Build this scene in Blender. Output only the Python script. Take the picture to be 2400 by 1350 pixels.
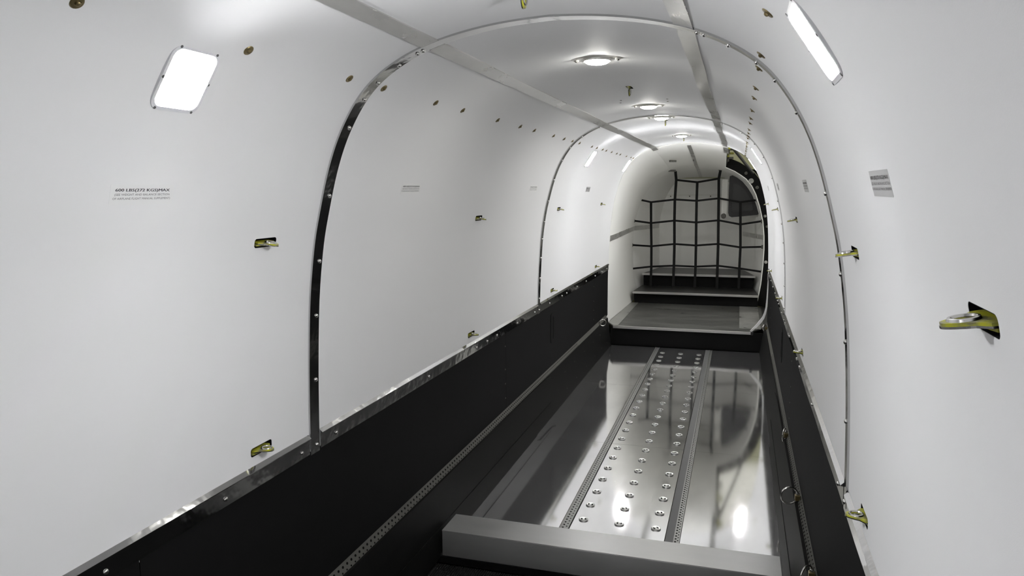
import bpy, math, random
import numpy as np
from mathutils import Matrix, Vector

random.seed(7)
for o in list(bpy.data.objects):
    bpy.data.objects.remove(o)
SC = bpy.context.scene
COL = SC.collection

# ------------------------------------------------------------------ camera, world, exposure
CAM = Vector((0.4312, 0.0, 1.3872))
YAW, PIT, ROL, FPX = -0.29980, -0.13315, -0.00684, 1721.03
fw = Vector((math.sin(YAW) * math.cos(PIT), math.cos(YAW) * math.cos(PIT), math.sin(PIT)))
rt = Vector((math.cos(YAW), -math.sin(YAW), 0))
up = rt.cross(fw)
rt2 = math.cos(ROL) * rt + math.sin(ROL) * up
up2 = -math.sin(ROL) * rt + math.cos(ROL) * up
cd = bpy.data.cameras.new('camera')
cam = bpy.data.objects.new('camera', cd)
COL.objects.link(cam)
cam.matrix_world = Matrix((
    (rt2.x, up2.x, -fw.x, CAM.x), (rt2.y, up2.y, -fw.y, CAM.y), (rt2.z, up2.z, -fw.z, CAM.z), (0, 0, 0, 1)))
cd.sensor_width = 36.0
cd.sensor_fit = 'HORIZONTAL'
cd.lens = FPX / 2400 * 36
cd.clip_start = 0.02
SC.camera = cam

world = bpy.data.worlds.new('world')
SC.world = world
world.use_nodes = True
# dim, slightly warm hangar outside; it reaches the cabin only through the open side door
world.node_tree.nodes['Background'].inputs[0].default_value = (1.0, 0.985, 0.88, 1)
world.node_tree.nodes['Background'].inputs[1].default_value = 0.62
SC.view_settings.view_transform = 'Standard'
SC.view_settings.look = 'None'
SC.view_settings.gamma = 1.0
SC.view_settings.use_curve_mapping = False
SC.view_settings.exposure = 0.0
SIDE_LIGHT = 200.0       # radiance of the side lamps' diffusers
DOME_LIGHT = 155.0       # radiance of the round ceiling lamps

# ------------------------------------------------------------------ materials
def mat(name, col, rough=0.5, metal=0.0, bump=None, var=None, spec=0.5, aniso=0.0):
    m = bpy.data.materials.new(name)
    m.use_nodes = True
    nt = m.node_tree
    b = nt.nodes['Principled BSDF']
    b.inputs['Base Color'].default_value = (*col, 1)
    b.inputs['Roughness'].default_value = rough
    b.inputs['Metallic'].default_value = metal
    b.inputs['Specular IOR Level'].default_value = spec
    tc = nt.nodes.new('ShaderNodeTexCoord')
    if bump:
        sc, st, dist = bump
        n = nt.nodes.new('ShaderNodeTexNoise')
        n.inputs['Scale'].default_value = sc
        n.inputs['Detail'].default_value = 3
        nt.links.new(tc.outputs['Object'], n.inputs['Vector'])
        bp = nt.nodes.new('ShaderNodeBump')
        bp.inputs['Strength'].default_value = st
        bp.inputs['Distance'].default_value = dist
        nt.links.new(n.outputs['Fac'], bp.inputs['Height'])
        nt.links.new(bp.outputs['Normal'], b.inputs['Normal'])
    if var:
        sc, amt, stretch, r0, r1 = var
        mp = nt.nodes.new('ShaderNodeMapping')
        mp.inputs['Scale'].default_value = stretch
        nt.links.new(tc.outputs['Object'], mp.inputs['Vector'])
        n = nt.nodes.new('ShaderNodeTexNoise')
        n.inputs['Scale'].default_value = sc
        n.inputs['Detail'].default_value = 5
        n.inputs['Roughness'].default_value = 0.6
        nt.links.new(mp.outputs[0], n.inputs['Vector'])
        rp = nt.nodes.new('ShaderNodeValToRGB')
        rp.color_ramp.elements[0].position = 0.3
        rp.color_ramp.elements[1].position = 0.75
        rp.color_ramp.elements[0].color = (*[c * (1 - amt) for c in col], 1)
        rp.color_ramp.elements[1].color = (*[min(1, c * (1 + amt)) for c in col], 1)
        nt.links.new(n.outputs['Fac'], rp.inputs['Fac'])
        nt.links.new(rp.outputs['Color'], b.inputs['Base Color'])
        mr = nt.nodes.new('ShaderNodeMapRange')
        mr.inputs['From Min'].default_value = 0.3
        mr.inputs['From Max'].default_value = 0.75
        mr.inputs['To Min'].default_value = r0
        mr.inputs['To Max'].default_value = r1
        nt.links.new(n.outputs['Fac'], mr.inputs['Value'])
        nt.links.new(mr.outputs[0], b.inputs['Roughness'])
    return m

def emis(name, col, s):
    m = bpy.data.materials.new(name)
    m.use_nodes = True
    b = m.node_tree.nodes['Principled BSDF']
    b.inputs['Base Color'].default_value = (0.8, 0.8, 0.8, 1)
    b.inputs['Emission Color'].default_value = (*col, 1)
    b.inputs['Emission Strength'].default_value = s
    return m

M = {}
M['lining'] = mat('white_lining', (0.80, 0.80, 0.80), 0.62, spec=0.05, bump=(900, 0.12, 0.0008))
M['aft'] = mat('light_tinted_white_lining', (0.86, 0.855, 0.82), 0.58, spec=0.25, bump=(300, 0.08, 0.0008))  # white lining; the doorway's warm light is tinted into its colour
M['black'] = mat('black_vinyl', (0.0075, 0.0075, 0.0075), 0.75, bump=(700, 0.15, 0.0006), spec=0.06)
M['kick'] = mat('dark_kick_vinyl', (0.0075, 0.0075, 0.0072), 0.5, bump=(500, 0.1, 0.0006), spec=0.05)
M['pit'] = mat('dark_cavity', (0.004, 0.004, 0.004), 0.9, spec=0.1)
M['chrome'] = mat('polished_trim_metal', (0.56, 0.56, 0.56), 0.10, 1.0, bump=(11, 0.16, 0.012))
M['tape'] = mat('joint_strip_metal', (0.60, 0.595, 0.575), 0.28, 0.8, var=(6, 0.18, (1, 0.4, 1), 0.22, 0.36))
M['floor'] = mat('aluminium_floor', (0.93, 0.93, 0.935), 0.09, 0.955, var=(5, 0.15, (1, 0.4, 1), 0.05, 0.10))
M['floortrack'] = mat('floor_track_metal', (0.30, 0.30, 0.285), 0.42, 0.7)
M['riser'] = mat('matt_black_riser', (0.0028, 0.0028, 0.0028), 0.7, spec=0.15)
M['stud'] = mat('stud_metal', (0.72, 0.72, 0.70), 0.28, 0.9)
M['bar'] = mat('satin_aluminium', (0.38, 0.38, 0.37), 0.5, 0.55, var=(16, 0.06, (0.3, 1, 1), 0.3, 0.4))
M['rail'] = mat('dull_track_metal', (0.115, 0.113, 0.10), 0.5, 0.5)
M['railgrey'] = mat('grey_track_filler', (0.10, 0.10, 0.098), 0.55)
M['steel'] = mat('bright_steel', (0.62, 0.61, 0.59), 0.22, 1.0)
M['yellow'] = mat('yellow_green_primer', (0.42, 0.42, 0.03), 0.38, 0.2, var=(38, 0.4, (1, 1, 1), 0.3, 0.5))
_rp = [n for n in M['yellow'].node_tree.nodes if n.type == 'VALTORGB'][0].color_ramp
_rp.elements[0].color = (0.20, 0.19, 0.12, 1)
_rp.elements[0].position = 0.38
_rp.elements[1].color = (0.46, 0.46, 0.03, 1)
_rp.elements[1].position = 0.56
M['brass'] = mat('brass_washer', (0.19, 0.15, 0.07), 0.38, 0.8)
M['paper'] = mat('grey_placard', (0.50, 0.50, 0.495), 0.35)
M['paperwhite'] = mat('white_placard', (0.795, 0.795, 0.787), 0.5)
M['ink'] = mat('black_ink', (0.012, 0.012, 0.014), 0.5)
M['inkgrey'] = mat('grey_ink', (0.09, 0.09, 0.09), 0.5)
M['bezel'] = mat('white_lamp_bezel', (0.72, 0.72, 0.74), 0.3)
M['plate'] = mat('satin_lamp_plate', (0.62, 0.61, 0.57), 0.28, 0.6)
M['strap'] = mat('black_webbing', (0.008, 0.008, 0.008), 0.75, bump=(600, 0.3, 0.001), spec=0.2)
M['tread'] = mat('worn_dark_tread', (0.085, 0.085, 0.078), 0.40, 0.3, var=(4, 0.45, (0.5, 2.2, 1), 0.25, 0.5))
M['treaddark'] = mat('dark_step_tread', (0.022, 0.022, 0.021), 0.35, 0.1)
M['patch'] = mat('scuffed_alu_plate', (0.36, 0.36, 0.34), 0.4, 0.6, var=(9, 0.35, (1, 1, 1), 0.25, 0.5))
M['nose'] = mat('aluminium_nosing', (0.50, 0.49, 0.47), 0.35, 0.8)
M['sill'] = mat('white_sill_strip', (0.78, 0.78, 0.76), 0.4)
M['rubber'] = mat('black_rubber', (0.012, 0.012, 0.012), 0.5)
M['glass'] = mat('dark_panel_face', (0.030, 0.030, 0.029), 0.45)
M['green'] = mat('pale_green_primer', (0.42, 0.42, 0.28), 0.5)
M['side_lamp'] = emis('lamp_white', (1.0, 1.0, 1.02), SIDE_LIGHT)
M['dome_lamp'] = emis('lamp_warm', (1.0, 0.985, 0.93), DOME_LIGHT)

def mat_ribs():
    m = mat('ribbed_black_mat', (0.012, 0.012, 0.012), 0.45)
    return m
M['mat'] = mat_ribs()

# ------------------------------------------------------------------ mesh builder
class MB:
    def __init__(s):
        s.v = []
        s.f = []
    def add(s, vs, fs, T=None):
        o = len(s.v)
        if T is not None:
            vs = [tuple(T @ Vector(v)) for v in vs]
        s.v += [tuple(v) for v in vs]
        s.f += [tuple(i + o for i in f) for f in fs]
        return s
    def box(s, x0, x1, y0, y1, z0, z1, T=None, b=0.0):
        if b <= 0:
            vs = [(x, y, z) for x in (x0, x1) for y in (y0, y1) for z in (z0, z1)]
            fs = [(0, 1, 3, 2), (4, 6, 7, 5), (0, 4, 5, 1), (2, 3, 7, 6), (0, 2, 6, 4), (1, 5, 7, 3)]
            return s.add(vs, fs, T)
        # chamfered box: 24 vertices
        import bmesh
        bm = bmesh.new()
        bmesh.ops.create_cube(bm, size=1)
        for v in bm.verts:
            v.co = Vector(((x0 + x1) / 2 + v.co.x * (x1 - x0), (y0 + y1) / 2 + v.co.y * (y1 - y0), (z0 + z1) / 2 + v.co.z * (z1 - z0)))
        bmesh.ops.bevel(bm, geom=bm.edges[:], offset=b, segments=2, affect='EDGES', profile=0.5)
        bm.verts.index_update()
        s.add([v.co[:] for v in bm.verts], [[v.index for v in f.verts] for f in bm.faces], T)
        bm.free()
        return s
    def prism(s, poly, h0, h1, T=None):
        """poly in XY, extruded along Z from h0 to h1"""
        n = len(poly)
        vs = [(x, y, h0) for x, y in poly] + [(x, y, h1) for x, y in poly]
        fs = [tuple(range(n))[::-1], tuple(range(n, 2 * n))]
        fs += [(i, (i + 1) % n, n + (i + 1) % n, n + i) for i in range(n)]
        return s.add(vs, fs, T)
    def ring_prism(s, outer, inner, h0, h1, T=None):
        n = len(outer)
        vs = [(x, y, h0) for x, y in outer] + [(x, y, h0) for x, y in inner] + [(x, y, h1) for x, y in outer] + [(x, y, h1) for x, y in inner]
        fs = []
        for i in range(n):
            j = (i + 1) % n
            fs += [(i, n + i, n + j, j), (2 * n + i, 2 * n + j, 3 * n + j, 3 * n + i),
                   (i, j, 2 * n + j, 2 * n + i), (n + i, 3 * n + i, 3 * n + j, n + j)]
        return s.add(vs, fs, T)
    def lathe(s, prof, n=16, T=None):
        """prof: list of (r, z) from bottom to top, around local Z"""
        vs, fs = [], []
        k = len(prof)
        for i in range(n):
            a = 2 * math.pi * i / n
            vs += [(r * math.cos(a), r * math.sin(a), z) for r, z in prof]
        for i in range(n):
            j = (i + 1) % n
            for q in range(k - 1):
                fs.append((i * k + q, j * k + q, j * k + q + 1, i * k + q + 1))
        if prof[0][0] > 1e-6:
            fs.append(tuple(i * k for i in range(n))[::-1])
        if prof[-1][0] > 1e-6:
            fs.append(tuple(i * k + k - 1 for i in range(n)))
        return s.add(vs, fs, T)
    def grid(s, rows, close=False, T=None):
        """rows: list of equal-length point lists"""
        k = len(rows[0])
        vs = [p for r in rows for p in r]
        fs = []
        for i in range(len(rows) - 1):
            for j in range(k - 1 + (1 if close else 0)):
                jj = (j + 1) % k
                fs.append((i * k + j, i * k + jj, (i + 1) * k + jj, (i + 1) * k + j))
        return s.add(vs, fs, T)
    def sweep(s, sects):
        """closed cross-sections swept, capped"""
        k = len(sects[0])
        o = len(s.v)
        s.grid(sects, close=True)
        s.f.append(tuple(o + i for i in range(k))[::-1])
        s.f.append(tuple(o + (len(sects) - 1) * k + i for i in range(k)))
        return s
    def tube(s, pts, r, n=8, closed=False):
        pts = [Vector(p) for p in pts]
        rings = []
        m = len(pts)
        for i in range(m):
            if closed:
                t = (pts[(i + 1) % m] - pts[i - 1]).normalized()
            else:
                t = (pts[min(i + 1, m - 1)] - pts[max(i - 1, 0)]).normalized()
            a = t.orthogonal().normalized() if not rings else (prev - prev.dot(t) * t).normalized()
            prev = a
            b = t.cross(a)
            rings.append([tuple(pts[i] + r * (math.cos(q * 2 * math.pi / n) * a + math.sin(q * 2 * math.pi / n) * b)) for q in range(n)])
        if closed:
            s.grid(rings + [rings[0]], close=True)
        else:
            s.sweep(rings)
        return s
    def mesh(s, name, m, smooth=False, angle=40):
        me = bpy.data.meshes.new(name)
        me.from_pydata(s.v, [], s.f)
        me.validate()
        import bmesh
        bm = bmesh.new()
        bm.from_mesh(me)
        bmesh.ops.remove_doubles(bm, verts=bm.verts, dist=1e-6)
        bmesh.ops.recalc_face_normals(bm, faces=bm.faces)
        bm.to_mesh(me)
        bm.free()
        if m:
            me.materials.append(M[m])
        if smooth:
            me.polygons.foreach_set('use_smooth', [True] * len(me.polygons))
            try:
                me.set_sharp_from_angle(angle=math.radians(angle))
            except Exception:
                pass
        return me
    def build(s, name, m, parent=None, smooth=False, T=None, angle=40):
        o = bpy.data.objects.new(name, s.mesh(name, m, smooth, angle))
        COL.objects.link(o)
        if T is not None:
            o.matrix_local = T
        if parent is not None:
            o.parent = parent
        return o

def empty(name, T=None, parent=None):
    o = bpy.data.objects.new(name, None)
    COL.objects.link(o)
    o.empty_display_size = 0.05
    if T is not None:
        o.matrix_local = T
    if parent is not None:
        o.parent = parent
    return o

def tag(o, label=None, cat=None, group=None, kind=None):
    if label: o['label'] = label
    if cat: o['category'] = cat
    if group: o['group'] = group
    if kind: o['kind'] = kind
    return o

def copy_tree(o, parent=None):
    c = o.copy()
    COL.objects.link(c)
    if parent is not None:
        c.parent = parent
    for ch in list(o.children):
        copy_tree(ch, c)
    return c

def link_child(name, me, parent, T=None):
    o = bpy.data.objects.new(name, me)
    COL.objects.link(o)
    o.parent = parent
    if T is not None:
        o.matrix_local = T
    return o

ORD = ['first', 'second', 'third', 'fourth', 'fifth', 'sixth', 'seventh', 'eighth', 'ninth', 'tenth', 'eleventh', 'twelfth',
       'thirteenth', 'fourteenth', 'fifteenth', 'sixteenth', 'seventeenth', 'eighteenth', 'nineteenth', 'twentieth',
       'twenty-first', 'twenty-second', 'twenty-third', 'twenty-fourth', 'twenty-fifth']

# ------------------------------------------------------------------ cabin cross-section
PZ = [(.683, .263), (.684, .45), (.6835, .60), (.682, .71), (.6795, .80), (.676, .90), (.668, 1.04), (.660, 1.13), (.643, 1.25),
      (.626, 1.32), (.604, 1.405), (.586, 1.46), (.567, 1.508), (.544, 1.553), (.513, 1.602), (.470, 1.652), (.404, 1.698),
      (.313, 1.739), (.2, 1.766), (.1, 1.779), (0, 1.784)]

def catmull(P, n=6):
    P = [np.array(p, float) for p in P]
    P = [2 * P[0] - P[1]] + P + [np.array([-P[-2][0], P[-2][1]])]
    out = []
    for i in range(1, len(P) - 2):
        for k in range(n):
            t = k / n
            a, b, c, d = P[i - 1], P[i], P[i + 1], P[i + 2]
            out.append(.5 * ((2 * b) + (-a + c) * t + (2 * a - 5 * b + 4 * c - d) * t * t + (-a + 3 * b - 3 * c + d) * t ** 3))
    out.append(P[-2])
    return np.array(out)
HALF = catmull(PZ)                 # from rail height up to crown, x >= 0
# light smoothing keeps measured shape without ripples
for _ in range(12):
    HALF[1:-1] = 0.5 * HALF[1:-1] + 0.25 * (HALF[:-2] + HALF[2:])
HZ, HX = HALF[:, 1], HALF[:, 0]

def xz_at_z(z):
    return float(np.interp(z, HZ, HX))

def surf(z=None, x=None):
    """(x, z, nx, nz) on the right half, normal pointing into the cabin"""
    if z is None:
        z = float(np.interp(-abs(x), -HX, HZ))
        xx = abs(x)
        d = 0.006
        t = Vector((-(2 * d), float(np.interp(-(xx - d), -HX, HZ)) - float(np.interp(-(xx + d), -HX, HZ)))) if xx > d else Vector((-1, 0))
    else:
        xx = xz_at_z(z)
        d = 0.01
        z0, z1 = max(HZ[0], z - d), min(HZ[-1], z + d)
        t = Vector((xz_at_z(z1) - xz_at_z(z0), z1 - z0))
    t.normalize()
    n = Vector((-t.y, t.x))       # left of upward tangent on the right half = inwards
    return xx, z, n.x, n.y

def wall_T(side, y, z=None, x=None, off=0.0):
    """frame on the lining: local X reads left-to-right for a viewer in the cabin, local Y up the wall, local Z into the cabin"""
    xx, zz, nx, nz = surf(z=z, x=x)
    n = Vector((side * nx, 0, nz))
    ax = Vector((0, -side, 0))
    ay = n.cross(ax)
    p = Vector((side * xx, y, zz)) + n * off
    return Matrix(((ax.x, ay.x, n.x, p.x), (ax.y, ay.y, n.y, p.y), (ax.z, ay.z, n.z, p.z), (0, 0, 0, 1)))

def profile_slice(side, z0=None, z1=None, x0=None, off=0.0):
    """points (x,z) between heights on one side, offset outwards by off"""
    pts = []
    for x, z in HALF:
        if z0 - 1e-9 <= z <= z1 + 1e-9:
            pts.append(z)
    if not pts or pts[0] > z0 + 1e-4: pts.insert(0, z0)
    if pts[-1] < z1 - 1e-4: pts.append(z1)
    out = []
    for z in pts:
        xx, zz, nx, nz = surf(z=z)
        out.append((side * (xx - off * nx), zz - off * nz))
    return out

TAPE_X = 0.300
ZT = float(np.interp(-TAPE_X, -HX, HZ))
YB0, YF1, YF2, YC_L, YC_R = -1.5, 1.70, 4.10, 6.55, 6.645

def shell(path_in, path_out, y0, y1, ny=None):
    b = MB()
    ny = ny or 2
    ring = path_in + path_out[::-1]
    b.sweep([[(x, y0 + (y1 - y0) * i / (ny - 1), z) for x, z in ring] for i in range(ny)])
    return b

def boolean_cut(obj, cutters):
    for c in cutters:
        md = obj.modifiers.new('cut', 'BOOLEAN')
        md.operation = 'DIFFERENCE'
        md.object = c
        md.solver = 'EXACT'
    dg = bpy.context.evaluated_depsgraph_get()
    me = bpy.data.meshes.new_from_object(obj.evaluated_get(dg))
    obj.modifiers.clear()
    obj.data = me
    me.polygons.foreach_set('use_smooth', [True] * len(me.polygons))
    me.set_sharp_from_angle(angle=math.radians(30))

# stations of the tie-down brackets
ST = [1.488, 2.985, 4.455, 5.93]
BR = {-1: [], 1: []}
for y in ST:
    for z in (1.267, 0.757):
        for sd in (-1, 1):
            BR[sd].append((y, z))
BR[1].append((0.725, 1.272))
SLOT_W, SLOT_H = 0.084, 0.022
LW, LH = .120, .126
LAMPS = {-1: [-.75, 1.118, 4.86, 6.475], 1: [-.75, 1.118, 4.86, 6.575]}  # first on each side: unseen lamp added to brighten the near bay

def round_rect(w, h, r, n=4):
    pts = []
    for cx, cy, a0 in ((w / 2 - r, h / 2 - r, 0), (-w / 2 + r, h / 2 - r, 90), (-w / 2 + r, -h / 2 + r, 180), (w / 2 - r, -h / 2 + r, 270)):
        for i in range(n + 1):
            a = math.radians(a0 + 90 * i / n)
            pts.append((cx + r * math.cos(a), cy + r * math.sin(a)))
    return pts

# ------------------------------------------------------------------ walls and ceiling
wall = {}
for sd, nm in ((-1, 'wall_left'), (1, 'wall_right')):
    w = empty(nm)
    tag(w, 'white cabin side wall lining above black lower panels, on the %s' % ('left' if sd < 0 else 'right'), None, kind='structure')
    wall[sd] = w
    yend = YC_L if sd < 0 else YC_R
    for y0, y1 in ((YB0, YF1 - .002), (YF1 + .002, YF2 - .002), (YF2 + .002, yend)):
        pin = profile_slice(sd, .66, ZT - .0005)
        pout = profile_slice(sd, .66, ZT - .0005, off=.008)
        lp = shell(pin, pout, y0, y1).build('lining_panel', 'lining', w, smooth=True, angle=30)
        cs = []
        for y, z in BR[sd]:
            if y0 < y < y1:
                c = MB().prism(round_rect(SLOT_W, SLOT_H, .007), -.03, .03).build('cutter', None, T=wall_T(sd, y, z=z))
                cs.append(c)
        for y in LAMPS[sd]:
            if y0 < y < y1:
                cs.append(MB().prism(round_rect(LW - .010, LH - .010, .019), -.03, .03).build('cutter', None, T=wall_T(sd, y, z=1.586)))
        if cs:
            bpy.context.view_layer.update()
            boolean_cut(lp, cs)
            for c in cs:
                bpy.data.objects.remove(c)
ceil = empty('ceiling')
tag(ceil, 'white curved ceiling lining between the two joint strips', None, kind='structure')
CX = [x for x in np.linspace(-TAPE_X, TAPE_X, 41)]
def ceil_path(off):
    out = []
    for x in CX:
        xx, zz, nx, nz = surf(x=x)
        s = 1 if x >= 0 else -1
        out.append((s * (abs(x) - off * nx), zz - off * nz))
    return out
for y0, y1 in ((YB0, YF1 - .002), (YF1 + .002, YF2 - .002), (YF2 + .002, YC_R)):
    cp = shell(ceil_path(0), ceil_path(.008), y0, y1).build('ceiling_panel', 'lining', ceil, smooth=True, angle=30)
    cs = []
    for y in ST:
        if y0 < y < y1:
            xx, zz, nx, nz = surf(x=0.0)
            c = MB().box(-.011, .011, y - .042, y + .042, zz - .03, zz + .03).build('cutter', None)
            cs.append(c)
    if cs:
        bpy.context.view_layer.update()
        boolean_cut(cp, cs)
        for c in cs:
            bpy.data.objects.remove(c)

# forward bulkhead behind the photographer closes the cabin
fb = MB()
ring = [(x, z) for x, z in HALF] + [(-x, z) for x, z in HALF[::-1][1:]]
ring = [(.683, -.02)] + ring + [(-.683, -.02)]
fb.prism(ring, 0, .02, Matrix(((1, 0, 0, 0), (0, 0, 1, YB0 - .02), (0, 1, 0, 0), (0, 0, 0, 1))))
tag(fb.build('wall_front', 'lining'), 'white bulkhead at the near end of the cabin', kind='structure')

# ------------------------------------------------------------------ floor
floor = MB().box(-.70, .70, 2.455, 9.05, -.03, -.006).build('floor', 'pit')
tag(floor, 'polished aluminium cabin floor with two seat tracks', kind='structure')
YS = [2.460, 3.878, 5.11, 6.445]
for a, b_ in zip(YS[:-1], YS[1:]):
    for x0, x1 in ((-.632, -.241), (-.197, .187), (.248, .632)):
        MB().box(x0, x1, a + .0007, b_ - .0007, -.006, 0).build('floor_panel', 'floor', floor)
# dark ribbed mat ahead of the beam
mt = empty('floor_mat', Matrix.Translation((0, 1.0, -.03)))
tag(mt, 'black ribbed floor mat on the near side of the aluminium beam', 'floor mat')
MB().box(-.66, .66, -2.5, 1.43, 0, .006).build('backing', 'mat', mt)
rb = MB()
for i in range(150):
    x = -.655 + i * .00875
    rb.box(x, x + .0045, -2.5, 1.43, .006, .0095)
tag(rb.build('rib', 'mat', mt), kind='stuff')

# ------------------------------------------------------------------ side panels below the lining
def side_poly(sd, pts_ys, prof2, th, name, m, parent):
    """panel outlined in (y, s) where s runs 0..1 up the straight line prof2[0]->prof2[1] (x,z), thickened into the cabin"""
    (xa, za), (xb, zb) = prof2
    d = Vector((xb - xa, zb - za)).normalized()
    n = Vector((-d.y, d.x))
    b = MB()
    k = len(pts_ys)
    vs = []
    for off in (0, th):
        for y, s_ in pts_ys:
            x = xa + (xb - xa) * s_ + n.x * off
            z = za + (zb - za) * s_ + n.y * off
            vs.append((sd * x, y, z))
    fs = [tuple(range(k)), tuple(range(k, 2 * k))[::-1]] + [(i, (i + 1) % k, k + (i + 1) % k, k + i) for i in range(k)]
    b.add(vs, fs)
    return b.build(name, m, parent)

for sd in (-1, 1):
    w = wall[sd]
    seams = [YB0, 1.09, 3.49, 5.87, 6.53] if sd < 0 else [YB0, 1.10, 3.53, 5.87, 6.45]
    for a, b_ in zip(seams[:-1], seams[1:]):
        pin = [(sd * (xz_at_z(z) - .001), z) for z in (.255, .40, .55, .672)]
        pout = [(sd * (xz_at_z(z) + .008), z) for z in (.255, .40, .55, .672)]
        dp = shell(pin, pout, a + .001, b_ - .001).build('dado_panel', 'black', w)
        # panel screws along the joints
        for z in (.33, .405, .48, .60):
            if b_ < 6.4:
                x = xz_at_z(z) - .001
                MB().lathe([(.0035, 0), (.003, .0012), (0, .0018)], 8).build(
                    'screw', 'rail', dp, T=wall_T(sd, b_ - .012, z=z, off=.001))
    # slotted hand hole with raised surround
    yy = 4.47 if sd < 0 else 4.30
    sl = MB()
    sl.ring_prism(round_rect(.10, .19, .02), round_rect(.045, .145, .02), 0, .003)
    so = sl.build('slot_surround', 'black', w, T=wall_T(sd, yy, z=.515, off=.0012))
    MB().prism(round_rect(.045, .145, .02), .0, .0012).build('slot_recess', 'pit', so)
    # far kick panels, then the near one that overlaps them
    K0, K1 = (.633, -.012), (.668, .246)
    side_poly(sd, [(3.7, 0), (6.44, 0), (6.44, 1), (3.7, 1)], (K0, K1), .004, 'kick_panel', 'kick', w)
    end = [(3.88, .0), (3.90, .17), (3.98, .27), (4.28, .34), (4.40, .45), (4.43, .62), (4.41, .80), (4.34, .92), (4.22, .99), (4.10, 1.0)]
    side_poly(sd, [(YB0, 0)] + end + [(YB0, 1)], (K0, K1), .010, 'kick_panel', 'kick', w)
    # folded crease along the near kick panel
    side_poly(sd, [(YB0, .375), (4.25, .375), (4.25, .40), (YB0, .40)], (K0, K1), .012, 'crease', 'kick', w)
    if sd < 0:
        for y in (4.7, 5.0, 5.35, 5.7, 6.0, 6.25):
            for s_ in (.28, .72):
                x, z = K0[0] + (K1[0] - K0[0]) * s_, K0[1] + (K1[1] - K0[1]) * s_
                MB().lathe([(.0035, 0), (.003, .0012), (0, .002)], 8).build(
                    'screw', 'rail', w, T=Matrix.Translation((sd * (x - .004), y, z)) @ Matrix.Rotation(-sd * math.pi / 2, 4, 'Y'))

# ------------------------------------------------------------------ frame strips, wall trims, joint strips
RIV = MB().lathe([(.0058, 0), (.0055, .0022), (.0035, .0042), (0, .005)], 12).mesh('rivet', 'steel', True)
def full_path(zmin, off):
    """inner path from left to right around the cabin"""
    out = []
    zs = [z for z in HZ if z > zmin]
    zs = [zmin] + zs
    for z in zs:
        xx, zz, nx, nz = surf(z=min(z, 1.7835))
        if z >= 1.7835: xx, zz, nx, nz = 0.0, 1.784, 0, -1
        out.append((-(xx + off * nx), zz + off * nz))
    right = [(-x, z) for x, z in out[::-1]]
    return out + right[1:]

def ring_strip(y0, y1, zmin, h):
    a, b_ = full_path(zmin, -.002), full_path(zmin, h)
    mb = MB()
    rows = []
    for (xa, za), (xb, zb) in zip(a, b_):
        rows.append([(xa, y0, za), (xb, y0, zb), (xb, y1, zb), (xa, y1, za)])
    mb.sweep(rows)
    return mb

def frame(n, y0, label, rz, wd=.046):
    t = empty('trim_%d' % n, Matrix.Translation((0, 0, 0)))
    tag(t, label, kind='structure')
    ring_strip(y0, y0 + wd, .662, .003).build('strip', 'chrome', t, smooth=True, angle=30)
    ring_strip(y0 - .002, y0 + .004, .68, .0048).build('edge_bead', 'chrome', t, smooth=True, angle=30)
    for sd in (-1, 1):
        for z in rz:
            link_child('rivet', RIV, t, wall_T(sd, y0 + wd * .68, z=z, off=.003))
        for x in (.33, .345) if n == 1 else (.33,):
            link_child('rivet', RIV, t, wall_T(sd, y0 + wd * .6, x=x, off=.003))
    return t
frame(1, YF1, 'polished metal arch strip, the nearer of two spanning the cabin', [.683, .87, 1.05, 1.2, 1.375, 1.55, 1.62, 1.66, 1.70])
frame(2, YF2, 'polished metal arch strip, the farther of two spanning the cabin', [.683, .75, .87, .99, 1.1, 1.2, 1.32, 1.44, 1.55, 1.62, 1.68], .05)

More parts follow.
